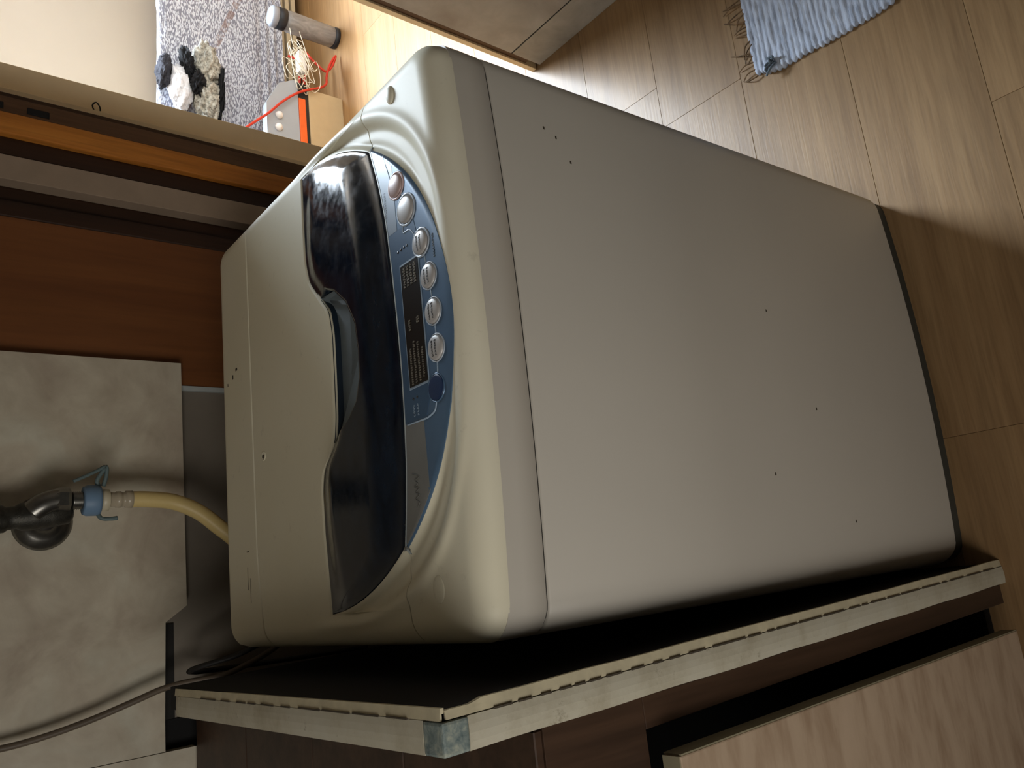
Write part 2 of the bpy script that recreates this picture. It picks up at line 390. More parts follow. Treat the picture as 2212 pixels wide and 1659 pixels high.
box('painted_stile', (0.8802, 0.8305, 0.0), (0.9078, 0.885, 2.05), M_casing, df, 0.001)
tube('hook', [(0.914, 0.849, 0.986), (0.922, 0.842, 0.992), (0.930, 0.842, 0.986), (0.922, 0.842, 0.980), (0.916, 0.849, 0.978)], 0.0013, M_seam, cs, 6, 3)
# right wall, tiled, its end carrying the brown door trim
rw = struct(box('wall_right', (XR + 0.012, YF, 0), (XR + 0.10, 0.735, 2.42), M_wall2))
zt = 0.092
def rtile(y0, y1, z0, z1, mat):
    box('tile', (XR, y0 + 0.0006, z0), (XR + 0.0118, y1 - 0.0006, z1), mat, rw, 0.0006)
yy = 0.734
while yy > YF:
    y2 = max(yy - 0.60, YF); rtile(y2, yy, 0.0005, zt - 0.003, M_base)
    z = zt + 0.001
    while z < 2.4:
        rtile(y2, yy, z, min(z + 0.598, 2.42), M_tileR); z += 0.60
    yy -= 0.60
box('joint', (XR + 0.002, YF, zt - 0.003), (XR + 0.0118, 0.7345, zt + 0.001), M_grout, rw)
box('trim_strip', (XR + 0.002, 0.7352, 0.035), (XR + 0.10, 0.748, 2.06), M_mbrown, rw, 0.001)
box('trim_strip', (XR - 0.003, 0.7482, 0.0), (XR + 0.10, 0.762, 2.06), M_casing, rw, 0.001)  # cream strip paints in the lit edge of the trim
# far room walls
struct(box('wall_far', (0.2, YE, 0), (XE, YE + 0.08, 2.42), M_wall))
struct(box('wall_far_right', (XE, 0.76, 0), (XE + 0.08, YE, 2.42), M_wall))
struct(box('wall_far_side', (XR + 0.10, 0.762, 0), (XE, 0.83, 2.42), M_wall))
struct(box('wall_far_left', (0.2, YD, 0), (0.28, YE, 2.42), M_wall))
struct(box('wall_front', (XL, YF - 0.08, 0), (XR + 0.10, YF, 2.42), M_wall2))
def window(name, cx, cz, w, h, y, sgn, pane):
    r = struct(bpy.data.objects.new(name, None)); COL.objects.link(r)
    f = 0.045
    box('window_frame', (cx - w / 2 - f, y, cz - h / 2 - f), (cx + w / 2 + f, y + sgn * 0.03, cz - h / 2), M_frame, r, 0.003)
    box('window_frame', (cx - w / 2 - f, y, cz + h / 2), (cx + w / 2 + f, y + sgn * 0.03, cz + h / 2 + f), M_frame, r, 0.003)
    for sx in (-1, 0, 1):
        x = cx + sx * (w / 2 + f / 2); q = f / 2 if sx else 0.018
        box('window_frame', (x - q, y, cz - h / 2), (x + q, y + sgn * 0.03, cz + h / 2), M_frame, r, 0.002)
    box('pane', (cx - w / 2, y, cz - h / 2), (cx - 0.018, y + sgn * 0.008, cz + h / 2), pane, r)
    box('pane', (cx + 0.018, y, cz - h / 2), (cx + w / 2, y + sgn * 0.008, cz + h / 2), pane, r)
    return r
window('window_1', 2.25, 1.72, 1.14, 1.04, YE, -1, M_pane)
w2 = window('added_window', 0, 0, 0.8, 0.8, 0, 1, M_pane2)  # unseen window added to go with the left fill light
w2.matrix_world = Matrix.Translation((XL, -0.85, 1.15)) @ Matrix.Rotation(-math.pi / 2, 4, 'Z')

# ================================================================== WASHING MACHINE
WM = thing('washing_machine', 'grey and cream top-loading washing machine with smoky blue lid window', 'washing machine')
w, D = 0.560, 0.575; xc = 0.280
def bowf(x): return -0.012 * (1 - ((x - xc) / xc) ** 2)
def outline(inset=0.0, R=0.026, nb=24, nc=6):
    """front corners rounded, front bowed; counter-clockwise from front left"""
    pts = []; x0, x1, y0, y1 = inset, w - inset, inset, D - inset; R = max(R - inset, 0.004)
    for k in range(nb + 1):
        x = x0 + R + (x1 - x0 - 2 * R) * k / nb; pts.append((x, y0))
    for k in range(1, nc + 1):
        th = -math.pi / 2 + math.pi / 2 * k / nc; pts.append((x1 - R + R * math.cos(th), y0 + R + R * math.sin(th)))
    for k in range(1, nc + 1):
        th = math.pi / 2 * k / nc; pts.append((x1 - R + R * math.cos(th), y1 - R + R * math.sin(th)))
    pts.append((xc, y1))
    for k in range(0, nc + 1):
        th = math.pi / 2 + math.pi / 2 * k / nc; pts.append((x0 + R + R * math.cos(th), y1 - R + R * math.sin(th)))
    for k in range(0, nc):
        th = math.pi + math.pi / 2 * k / nc; pts.append((x0 + R + R * math.cos(th), y0 + R + R * math.sin(th)))
    return [(x, y + (bowf(min(max(x, 0), w)) * max(0, 1 - (y - y0) / 0.05))) for x, y in pts]
def shell(name, levels, mat, parent, cap=True):
    """levels: list of (inset, z or function)"""
    V = []; F = []; n = len(outline())
    for ins, z in levels:
        for x, y in outline(ins):
            zz = z(x, y) if callable(z) else z; V.append((x * (1 + 0.040 * max(0, 0.815 - zz) / 0.79), y, zz))
    for i in range(len(levels) - 1):
        for k in range(n):
            k2 = (k + 1) % n; F.append((i * n + k, i * n + k2, (i + 1) * n + k2, (i + 1) * n + k))
    if cap: F.append(tuple(range(n))[::-1]); F.append(tuple(range((len(levels) - 1) * n, len(levels) * n)))
    return sharp(mesh(name, V, F, mat, parent, True), 50)
def zb(x, y):
    z = 0.026
    if y < 0.06:
        dx = min(x, w - x); r = 0.034
        if dx < r: z += r * (1 - math.sqrt(max(0, 1 - ((r - dx) / r) ** 2))) * max(0, 1 - y / 0.06)
    return z
shell('body', [(0.004, lambda x, y: zb(x, y) + 0.001), (0, lambda x, y: zb(x, y) + 0.003), (0, lambda x, y: 0.10), (0, 0.30), (0, 0.55), (0, 0.8115), (0.002, 0.8135)], M_paint, WM)
shell('seam', [(0.0028, 0.812), (0.0028, 0.8165)], M_seam, WM, False)
shell('collar', [(0.002, 0.8152), (0, 0.817), (0, 0.84), (0.0005, 0.8575)], M_paint, WM)
shell('plinth', [(0.0035, 0.0), (0.0035, 0.024), (0.008, 0.05)], M_skirt, WM)

def sm(a, b, x):
    t = min(1, max(0, (x - a) / (b - a))); return t * t * (3 - 2 * t)
def f_out(x, y): return ((abs(x - 0.285) / 0.262) ** 3 + (max(0, 0.29 - y) / 0.29) ** 3) ** (1 / 3)
def f_in(x, y): return math.sqrt(((x - 0.285) / 0.253) ** 2 + (max(0, 0.28 - y) / 0.272) ** 2)
def H(x, y, yn=None):
    if yn is None: yn = y - bowf(min(max(x, 0), w)) * max(0, 1 - y / 0.12)
    R2 = 0.03; px = abs(x - xc) - (w / 2 - R2); py = abs(yn - D / 2) - (D / 2 - R2)
    d = R2 - math.hypot(max(px, 0), max(py, 0)) - min(max(px, py), 0); d = max(0.0, d)
    Rd = 0.024; z = 0.880
    if d < Rd: z -= 0.021 * (1 - math.sqrt(max(0, 1 - ((Rd - d) / Rd) ** 2)))
    fo = f_out(x, y); fi = f_in(x, y)
    A = sm(0.03, 0.16, abs(x - 0.285)) * (1 - sm(0.24, 0.34, y)) * sm(0.0, 0.012, d)
    s = sm(0.99, 0.955, fo) if fo < 0.99 else 0
    s2 = sm(0.935, 0.905, fo)
    z -= A * 0.0045 * (1 - sm(0.957, 0.985, fo)) * sm(1.0, 1.03, fi)
    z -= A * 0.0012 * (1 - sm(0.905, 0.925, fo)) * sm(1.0, 1.03, fi)
    z += A * 0.0025 * math.exp(-((fo - 1.005) / 0.02) ** 2)
    z -= 0.004 * (1 - sm(0.0, 0.10, y)) * sm(0.08, 0.2, abs(x - 0.285) * 1.0) * 0
    return z
def hw(yn):
    R2 = 0.03
    if yn < R2: return w / 2 - R2 + math.sqrt(max(0, R2 * R2 - (R2 - yn) ** 2))
    if yn > D - R2: return w / 2 - R2 + math.sqrt(max(0, R2 * R2 - (yn - D + R2) ** 2))
    return w / 2
def interp(tab, x):
    if x <= tab[0][0]: return tab[0][1]
    for (a, b), (c, d) in zip(tab, tab[1:]):
        if x <= c: return b + (d - b) * (x - a) / (c - a)
    return tab[-1][1]
SEAM = [(0.0, 0.104), (0.027, 0.1105), (0.0744, 0.1125), (0.1204, 0.1038), (0.1619, 0.0974), (0.2045, 0.0941), (0.2485, 0.0925), (0.2946, 0.0932), (0.3422, 0.095), (0.4017, 0.099), (0.4462, 0.1072), (0.4955, 0.1212), (0.5139, 0.1262), (0.55, 0.129)]
def smoothtab(tab, r=0.012):
    return lambda x: sum(interp(tab, x + k * r / 2) for k in (-2, -1, 0, 1, 2)) / 5
seam = smoothtab(SEAM)
def backlid(x): return 0.458 - 0.018 * max(0, (0.12 - x) / 0.12) ** 1.5
DB = [(0.033, 0.264), (0.0745, 0.2672), (0.1181, 0.2704), (0.1625, 0.2703), (0.1841, 0.2642), (0.194, 0.2496), (0.209, 0.2368), (0.2354, 0.2312), (0.2857, 0.2289), (0.3272, 0.2279), (0.3555, 0.2332), (0.3754, 0.2515), (0.4021, 0.2747), (0.4287, 0.2815), (0.4813, 0.2815), (0.5376, 0.279)]
darkback = smoothtab(DB, 0.006)
def ell_front(x, hwid=0.2525, dep=0.272):
    u = min(1, abs(x - 0.285) / hwid); return 0.28 - dep * math.sqrt(max(0, 1 - u * u))
def darkfront(x): return max(seam(x) + 0.001, ell_front(x))
def indark(x, y, e): return 0.033 + e < x < 0.5372 - e and darkfront(x) + e < y < darkback(x) - e

def console(s, t_):
    yn = t_ * 1.0
    # nominal row then mapped to the seam
    ynn = (t_ ** 1.25) * 0.115; x = xc + (2 * s - 1) * hw(ynn)
    ys = seam(x) - 0.0007; y = bowf(x) * (1 - t_) + ynn / 0.115 * ys
    return (x, y, H(x, y, ynn if ynn < 0.03 else y))
cf = grid('console', 180, 50, console, M_cream, WM, depth=lambda x, y, z: min(z - 0.003, 0.8578) if y < seam(x) - 0.004 else 0.8578); sharp(cf, 60)
LX = [0.03299 * k / 10 for k in range(10)] + [0.0330, 0.0331] + [0.0331 + (0.5371 - 0.0331) * k / 200 for k in range(1, 200)] + [0.5371, 0.5372] + [0.5372 + (w - 0.5372) * k / 8 for k in range(1, 9)]
LN_A, LN_B, LN_C = 12, 50, 110
def lidfn(s, t_):
    x = LX[int(round(s * (len(LX) - 1)))]; j = int(round(t_ * (LN_A + LN_B + LN_C + 2)))
    y0 = seam(x) + 0.0007; y3 = backlid(x) - 0.0007; ins = 0.03305 < x < 0.53715
    ya = max(y0, darkfront(x)) if ins else y0 + 0.004; yb = darkback(x) if ins else y0 + 0.15; sunk = False
    if j <= LN_A: y = y0 + (ya - y0) * j / LN_A
    elif j <= LN_A + LN_B + 1:
        y = ya + 0.0002 + (yb - ya - 0.0004) * (j - LN_A - 1) / LN_B; sunk = ins
    else: y = yb + (y3 - yb) * (j - LN_A - LN_B - 2) / LN_C
    z = H(x, y)
    if sunk: z -= 0.030
    if j > LN_A + LN_B + 1 and ins: z -= 0.0022 * (1 - sm(0, 0.004, y - yb))
    return (x, y, z)
lid = grid('lid', len(LX) - 1, LN_A + LN_B + LN_C + 2, lidfn, M_cream, WM, depth=lambda x, y, z: 0.8578, bottom=False); sharp(lid, 40)
def backfn(s, t_):
    ynn = 0.45 + (D - 0.45) * (1 - (1 - t_) ** 1.3); x = xc + (2 * s - 1) * hw(ynn)
    y0 = backlid(x) + 0.0007; y = y0 + (D - y0) * (ynn - 0.45) / (D - 0.45)
    return (x, y, H(x, y, ynn))
grid('back_cover', 120, 36, backfn, M_cream, WM, depth=lambda x, y, z: 0.8578)
# smoky blue window of the lid
RF = [(0.2069, 0.2338), (0.2104, 0.2072), (0.2193, 0.1809), (0.2339, 0.1615), (0.2552, 0.1518), (0.2834, 0.1497), (0.3137, 0.153), (0.3414, 0.1689), (0.3614, 0.192), (0.3745, 0.2229), (0.3754, 0.2515)]
def rfront(x): return interp(RF, x)
xs = []
for a, b, n in ((0.0334, 0.2069, 70), (0.2069, 0.2125, 12), (0.2125, 0.370, 60), (0.370, 0.3756, 12), (0.3756, 0.5370, 66)):
    xs += [a + (b - a) * k / n for k in range(n)]
xs.append(0.5370)
def darkfn(s, t_):
    x = xs[int(round(s * (len(xs) - 1)))]; yf = darkfront(x); yb = darkback(x)
    if 0.2069 < x < 0.3754: yb = min(yb, rfront(x))
    y = yf + (yb - yf) * t_; z = H(x, y) + 0.0012
    e = min(y - yf, (yb - y) if not (0.2069 < x < 0.3754) else 1, x - 0.0334, 0.537 - x); z -= 0.0012 * (1 - sm(0, 0.003, e))
    if 0.2 < x < 0.382: z -= 0.002 * (1 - sm(0, 0.006, yb - y))
    z += (0.002 + 0.012 * max(0, 1 - ((x - 0.285) / 0.252) ** 4)) * sm(0.0, 0.05, y - yf) * sm(0, 0.05, darkback(x) - y) - 0.0006
    return (x, y, z)
dk = grid('lid_window', len(xs) - 1, 60, darkfn, M_dark, lid, depth=0.012); sharp(dk, 45)
def recfn(s, t_):
    x = 0.2066 + (0.3757 - 0.2066) * s; y0 = rfront(x) - 0.001; y1 = darkback(x) + 0.0006; y = y0 + (y1 - y0) * t_
    e = min(y - y0, (x - 0.2066) * 1.2, (0.3757 - x) * 1.2)
    z = H(x, y) - 0.0015 - 0.008 * sm(0.0, 0.012, e)
    return (x, y, z)
rc = grid('handle_recess', 60, 40, recfn, M_recess, lid, depth=0.004)
def rwall(s, t_):
    x = 0.2085 + (0.3735 - 0.2085) * s; y = darkback(x) + 0.0006 - 0.003 * t_ ** 1.5; z = H(x, y) - 0.001 - 0.0085 * t_
    return (x, y, z)
grid('recess_lip', 50, 8, rwall, M_recwall, lid)

# control panel
cp_front = lambda x: ell_front(x, 0.2545, 0.2765)
def cpfn(s, t_):
    x = 0.0800 + (0.4960 - 0.0800) * (0.5 - 0.5 * math.cos(math.pi * s)); yb = seam(x) - 0.0022; yf = min(cp_front(x), yb - 0.0003); y = yf + (yb - yf) * t_
    return (x, y, H(x, y) + 0.0009)
cp = sharp(grid('control_panel', 120, 24, cpfn, M_blue, WM, depth=0.0025), 30)
def rimfn(s, t_):
    x = 0.0805 + (0.4955 - 0.0805) * s; yb = seam(x) - 0.0009; y = yb - 0.0016 * (1 - t_); return (x, y, H(x, y) + 0.0012)
sharp(grid('panel_rim', 100, 2, rimfn, M_rim, cp, depth=0.002), 30)
def drape_quad(name, x0, x1, yf, yb, mat, off, parent, nx=30, ny=10, th=0.0006):
    def fn(s, t_):
        x = x0 + (x1 - x0) * s; a = yf(x) if callable(yf) else yf; b = yb(x) if callable(yb) else yb
        y = a + (b - a) * t_; return (x, y, H(x, y) + off)
    return sharp(grid(name, nx, ny, fn, mat, parent, depth=th), 30)
# the deeper blue field round the display and the grey strip at its left
drape_quad('display_field', 0.197, 0.384, lambda x: 0.0465 + 0.012 * max(0, (0.215 - x) / 0.02) * 0.8 if x < 0.215 else (0.0465 if x < 0.372 else 0.0465 + 0.25 * (x - 0.372)), lambda x: seam(x) - 0.0032, M_blue2, 0.0012, cp)
drape_quad('grey_strip', 0.0835, 0.1955, lambda x: max(0.0610, cp_front(x) + 0.002), lambda x: seam(x) - 0.0032, M_grey, 0.0012, cp)
drape_quad('reflection_field', 0.3843, 0.4905, lambda x: min(max(0.079, cp_front(x) + 0.006), seam(x) - 0.0045), lambda x: seam(x) - 0.0032, M_reflect, 0.0011, cp, th=0.0003)  # reflection at the right of the panel, put into the colour
drape_quad('display_border', 0.2255, 0.3475, 0.0462, 0.0792, M_line, 0.0014, cp)
dsp = drape_quad('display', 0.2275, 0.3455, 0.0477, 0.0777, M_lcd, 0.0019, cp)
def dtube(name, pts, r, mat, off, parent, n=6, sub=5):
    P = [(x, y, H(x, y) + off) for x, y in pts]; return tube(name, P, r, mat, parent, n, sub)
BT = [(0.4295, 0.0742), (0.3981, 0.0601), (0.3564, 0.0404), (0.3208, 0.0328), (0.2865, 0.0307), (0.2526, 0.0310), (0.2178, 0.0366)]
dtube('printed_line', [(0.4720, 0.0945), (0.452, 0.087), (0.438, 0.083)], 0.0009, M_line, 0.0006, cp)
dtube('printed_line', [(0.4215, 0.0665), (0.4080, 0.0640)], 0.0009, M_line, 0.0006, cp)
dtube('printed_line', [(0.3870, 0.0665), (0.3775, 0.0680), (0.3765, 0.0575), (0.3700, 0.0510), (0.3640, 0.0480)], 0.0009, M_line, 0.0009, cp)
dtube('printed_line', [(0.3460, 0.0375), (0.3320, 0.0350)], 0.0009, M_line, 0.0006, cp)
dtube('printed_line', [(0.3090, 0.0320), (0.2985, 0.0310)], 0.0009, M_line, 0.0006, cp)
dtube('printed_line', [(0.2750, 0.0300), (0.2645, 0.0300)], 0.0009, M_line, 0.0006, cp)
dtube('printed_line', [(0.2410, 0.0315), (0.2300, 0.0330)], 0.0009, M_line, 0.0006, cp)
dtube('printed_line', [(0.2055, 0.0385), (0.1985, 0.0420), (0.1955, 0.0500), (0.1945, 0.0600), (0.1950, 0.0880)], 0.0008, M_line, 0.0009, cp)
rnd = random.Random(3)
def glyphs(name, x0, x1, y, h, mat, off, parent, step=0.0022, along='x'):
    bm = bmesh.new(); x = x0
    while x < x1:
        ww = step * 0.62
        for sx, sy, bw_, bh in ((0, 0, 0.28, 1), (0, rnd.choice((0, 0.5, 0.8)), 1, 0.2), (0.7, rnd.choice((0, 0.4)), 0.28, 0.6)):
            a = (x + sx * ww, y + sy * h); z = H(*a) + off
            add_box(bm, (a[0], a[1], z - 0.0004), (a[0] + bw_ * ww, a[1] + bh * h, z))
        x += step
    return frombm(name, bm, mat, parent)
for i, (bx, by) in enumerate(BT):
    r0 = 0.0118 if i != 1 else 0.0138
    if i == 0: mb, mr, lb = M_btnr, M_btnrr, 'rosy silver oval button with a pink ring'
    elif i == 6: mb, mr, lb = M_btnd, M_blue, 'dark blue sunken button'
    else: mb, mr, lb = M_btn, M_btnring, 'silver domed button'
    z0 = H(bx, by); e = 0.004; nx = -(H(bx + e, by) - H(bx - e, by)) / (2 * e); ny = -(H(bx, by + e) - H(bx, by - e)) / (2 * e)
    ax = (nx, ny, 1); dome = 0.0026 if i < 6 else 0.0006
    prof = [(r0, -0.003), (r0, 0.001), (r0 * 0.97, 0.0018)] + [(r0 * math.cos(q), 0.0018 + dome * math.sin(q)) for q in (0.35, 0.6, 0.85, 1.1, 1.35, 1.5)]
    b = lathe('button', prof, mb, cp, 28, (bx, by, z0), ax); b['label'] = lb
    rr_ = r0 + (0.0026 if i < 3 else 0.0014)
    lathe('button_ring', [(rr_, -0.002), (rr_, 0.0014), (rr_ - 0.0006, 0.0019), (r0 + 0.0003, 0.0017), (r0 + 0.0002, -0.002)], mr, b, 28, (bx, by, z0), ax)
    if 1 < i < 6:
        bm = bmesh.new()
        for ln, (dy, n_) in enumerate(((0.0016, 6), (-0.0034, 6))):
            for k in range(n_):
                x = bx - 0.0075 + k * 0.0025
                for sx, sy, a_, h_ in ((0, 0, 0.0005, 0.0021), (0, rnd.choice((0, 0.0008, 0.0016)), 0.0016, 0.0005), (0.0012, 0, 0.0005, 0.0016)):
                    px_, py_ = x + sx, by + dy + sy; rr2 = math.hypot(px_ - bx, py_ - by) / r0
                    zz = z0 + nx * -(px_ - bx) + ny * -(py_ - by) + 0.0018 + dome * math.sqrt(max(0, 1 - rr2 * rr2)) + 0.0001
                    add_box(bm, (px_, py_, zz - 0.0008), (px_ + a_, py_ + h_, zz + 0.0001))
        frombm('lettering', bm, M_ink, b)
for k, (yy_, xa, xb) in enumerate(((0.0510, 0.232, 0.260), (0.0575, 0.230, 0.266), (0.0640, 0.230, 0.268), (0.0705, 0.229, 0.264))):
    glyphs('lettering', xa, xb, yy_, 0.0026, M_print, 0.0023, dsp)
glyphs('lettering', 0.280, 0.290, 0.068, 0.003, M_print, 0.0023, dsp); glyphs('lettering', 0.284, 0.290, 0.0535, 0.004, M_print, 0.0023, dsp)
for yy_ in (0.052, 0.058, 0.064, 0.070): glyphs('lettering', 0.323, 0.343, yy_, 0.0035, M_print, 0.0023, dsp, 0.0026)
for x_, y_ in ((0.3620, 0.0800), (0.3625, 0.0745), (0.3630, 0.0690), (0.3630, 0.0640), (0.2165, 0.0745), (0.2170, 0.0680)):
    lathe('indicator', [(0.0013, 0), (0.0013, 0.0006)], M_ink, cp, 12, (x_, y_, H(x_, y_) + 0.0010))
glyphs('lettering', 0.200, 0.212, 0.0735, 0.0022, M_line, 0.0015, cp, 0.003); glyphs('lettering', 0.200, 0.212, 0.067, 0.0022, M_line, 0.0015, cp, 0.003)
glyphs('lettering', 0.404, 0.430, 0.0945, 0.0030, M_logo, 0.0012, cp, 0.0026)
glyphs('lettering', 0.335, 0.356, 0.0200, 0.0028, M_logo, 0.0012, cp, 0.0026)
# worn script on the grey strip, faded logo on the lid window
sc = [(0.150, 0.0870), (0.146, 0.0760), (0.1435, 0.0830), (0.140, 0.0790), (0.1375, 0.0845), (0.136, 0.0770), (0.1325, 0.0835), (0.130, 0.0775), (0.127, 0.0840), (0.1235, 0.0785), (0.120, 0.0815)]
dtube('script', sc, 0.0005, M_script, 0.0014, cp, 5, 5)
glyphs('logo', 0.262, 0.318, 0.1035, 0.0038, M_logo, 0.0016, dk, 0.0036)
lathe('emblem', [(0.0028, 0), (0.0026, 0.0006)], M_grey, dk, 14, (0.2575, 0.1055, H(0.2575, 0.1055) + 0.0011))
# oval bumpers, cap and little marks
def blister(name, cx_, cy_, rx, ry, h, mat, parent):
    bm = bmesh.new(); bmesh.ops.create_uvsphere(bm, u_segments=20, v_segments=10, radius=1)
    z = H(cx_, cy_)
    for v in bm.verts: v.co = Vector((cx_ + v.co.x * rx, cy_ + v.co.y * ry, z + v.co.z * h))
    return frombm(name, bm, mat, parent, True)
blister('bumper', 0.528, 0.072, 0.010, 0.0065, 0.0035, M_cream, cf)
blister('bumper', 0.047, 0.062, 0.012, 0.0085, 0.0012, M_cream, cf)
lathe('screw_cap', [(0.0062, -0.001), (0.0062, 0.0006), (0.0048, 0.0012), (0.0044, 0.0004)], M_cream, lid, 18, (0.2292, 0.4261, H(0.2292, 0.4261)))
lathe('screw', [(0.0022, 0), (0.0020, 0.0008)], M_dirt, lid, 12, (0.2285, 0.4265, H(0.2292, 0.4261) + 0.0006))
bcv = [c for c in WM.children if c.name.startswith('back_cover')][0]
for x_, y_, a_, b_ in ((0.3555, 0.522, 0.006, 0.0035), (0.363, 0.508, 0.0035, 0.006), (0.349, 0.541, 0.004, 0.002), (0.118, 0.489, 0.0012, 0.007), (0.085, 0.4915, 0.028, 0.0007), (0.070, 0.4835, 0.030, 0.0006)):
    z = H(x_, y_); bm = bmesh.new(); add_box(bm, (x_ - a_ / 2, y_ - b_ / 2, z - 0.001), (x_ + a_ / 2, y_ + b_ / 2, z + 0.0003)); frombm('scuff', bm, M_dirt, bcv)
body = [c for c in WM.children if c.name.startswith('body')][0]
for x_, z_ in ((0.48, 0.735), (0.487, 0.75), (0.455, 0.72), (0.21, 0.35), (0.13, 0.46), (0.33, 0.42), (0.07, 0.30)):
    y_ = bowf(x_); box('scuff', (x_ - 0.0016, y_ - 0.0004, z_ - 0.001), (x_ + 0.0016, y_ + 0.002, z_ + 0.001), M_dirt, body)

# ================================================================== CABINET AND BOARD ON THE LEFT
CAB = thing('kitchen_cabinet', 'dark brown wooden cabinet with pinkish laminate door left of the washing machine', 'cabinet', (-0.35, 0.3, 0))
LN = 0.028; CY = -0.040
box('stile', (-0.0605, CY, 0.012), (-0.0352, CY + 0.02, 0.7595), M_cab, CAB, 0.001, LN)
box('fascia', (-0.62, CY, 0.760), (-0.0352, CY + 0.02, 0.868), M_cab, CAB, 0.0003, LN)
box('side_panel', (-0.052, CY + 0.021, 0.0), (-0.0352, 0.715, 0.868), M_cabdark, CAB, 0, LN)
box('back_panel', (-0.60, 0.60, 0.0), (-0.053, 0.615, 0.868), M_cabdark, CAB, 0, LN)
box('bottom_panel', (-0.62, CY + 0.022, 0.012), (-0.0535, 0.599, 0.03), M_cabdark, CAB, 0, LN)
box('side_panel', (-0.64, CY, 0.0), (-0.6205, 0.715, 0.868), M_cab, CAB, 0, LN)
for k in range(4):
    for j in range(3):
        y0 = -0.04 + 0.1575 + (k - 1) * 0.1575 + (0.0 if k else 0.0); ya = -0.04 + k * 0.189; xb_ = -0.0352 - j * 0.20
        xa_ = max(xb_ - 0.199, -0.64)
        bm = bmesh.new(); add_box(bm, (xa_ + 0.0008, ya + 0.0008, 0.8683), (xb_ - 0.0008, min(ya + 0.189, 0.716) - 0.0008, 0.876), 0.001, LN, 1); frombm('top_tile', bm, M_cab, CAB)
dr = box('door', (-0.50, -0.0700, 0.070), (-0.0905, -0.0520, 0.757), M_door, CAB, 0.0012, 0.0125)
box('door_edge', (-0.0903, -0.0700, 0.071), (-0.0890, -0.0518, 0.756), M_doored, dr, 0, 0.0125)
box('door_edge', (-0.4995, -0.0695, 0.7572), (-0.0905, -0.0522, 0.7584), M_doored, dr, 0, 0.0125)
fix(CAB)
BD = thing('laminate_board', 'worn dirty white laminate board with bluish corner standing between cabinet and washing machine', 'board', (-0.02, 0.26, 0))
TZ = 0.957
bm = bmesh.new(); add_box(bm, (-0.0330, -0.0415, 0.0), (-0.0070, 0.56, TZ - 0.002), 0.0, LN); core = frombm('core', bm, M_cabdark, BD)  # black core carries the deep shade on the board's side
# front edging with softly wavy edge and back-rounded top edging
def strip_v(s, t_):
    z = 0.001 + (TZ - 0.022) * t_; x = -0.0345 + 0.0225 * s + 0.0004 * math.sin(z * 37) * (s < 0.1)
    y = -0.0440 - 0.0012 * math.sin(math.pi * s); return (x - LN * z, y, z)
def solid_strip(name, fn, nu, nv, mat, d):
    V = []; F = []; w_ = nu + 1
    for L_ in (0, 1):
        for j in range(nv + 1):
            for i in range(w_):
                p = Vector(fn(i / nu, j / nv)); V.append(p + (Vector(d) if L_ else Vector((0, 0, 0))))
    N = w_ * (nv + 1)
    for j in range(nv):
        for i in range(nu):
            a = j * w_ + i; F.append((a, a + 1, a + 1 + w_, a + w_)); F.append((N + a, N + a + w_, N + a + 1 + w_, N + a + 1))
    ring = [i for i in range(w_)] + [j * w_ + nu for j in range(1, nv + 1)] + [nv * w_ + i for i in range(nu - 1, -1, -1)] + [j * w_ for j in range(nv - 1, 0, -1)]
    for k in range(len(ring)):
        a, b = ring[k], ring[(k + 1) % len(ring)]; F.append((a, N + a, N + b, b))
    bm = bmesh.new(); vs = [bm.verts.new(v) for v in V]
    for f_ in F:
        try: bm.faces.new([vs[i] for i in f_])
        except ValueError: pass
    return frombm(name, bm, mat, BD)
solid_strip('front_edging', strip_v, 4, 60, M_white, (0, 0.0025, 0))
def strip_t(s, t_):
    y = -0.020 + 0.58 * t_; x = -0.0345 + 0.0225 * s
    z = TZ + 0.0008 * math.sin(math.pi * s) - 0.010 * max(0, (t_ - 0.93) / 0.07) ** 2; return (x - LN * TZ - 0.005 * t_, y, z)
solid_strip('top_edging', strip_t, 4, 50, M_white, (0, 0, -0.003))
cn = box('corner_patch', (-0.0345, -0.0452, TZ - 0.021), (-0.0122, -0.0205, TZ + 0.0009), M_scuff, BD, 0.002, LN)
def bead_v(s, t_):
    z = 0.001 + (TZ - 0.005) * t_; ww = 0.0090 * (1 if z < TZ - 0.035 else 0.72) * (0.95 + 0.10 * noise.noise(Vector((z * 14, 0, 0)))); x = -0.0112 + ww * s
    return (x - LN * z, -0.0436 + 0.0012 * s, z)
solid_strip('edge_bead', bead_v, 2, 90, M_bead, (0, 0.004, 0))
def bead_t(s, t_):
    y = -0.0415 + 0.58 * t_; x = -0.0115 + 0.0082 * s
    return (x - LN * TZ - 0.005 * t_, y, TZ - 0.0002 - 0.0010 * s + 0.0004 * noise.noise(Vector((y * 40, 3, 0))))
solid_strip('edge_bead', bead_t, 2, 70, M_bead, (0, 0, -0.003))
zz = 0.03; rg = random.Random(5)
while zz < TZ - 0.04:
    ln = rg.uniform(0.012, 0.05) if zz < TZ - 0.25 else rg.uniform(0.010, 0.018)
    box('crack', (-0.0124 , -0.0449, zz), (-0.0110, -0.040, min(zz + ln, TZ - 0.03)), M_dirt, BD, 0, LN); zz += ln + rg.uniform(0.003, 0.012)
yq = 0.0
while yq < 0.40:
    ln = rg.uniform(0.02, 0.05); xo = -LN * TZ - 0.005 * (yq + 0.02) / 0.58
    box('crack', (-0.0124 + xo, yq, TZ - 0.002), (-0.0112 + xo, yq + ln, TZ + 0.0007), M_dirt, BD); yq += ln + rg.uniform(0.004, 0.02)
fix(BD)

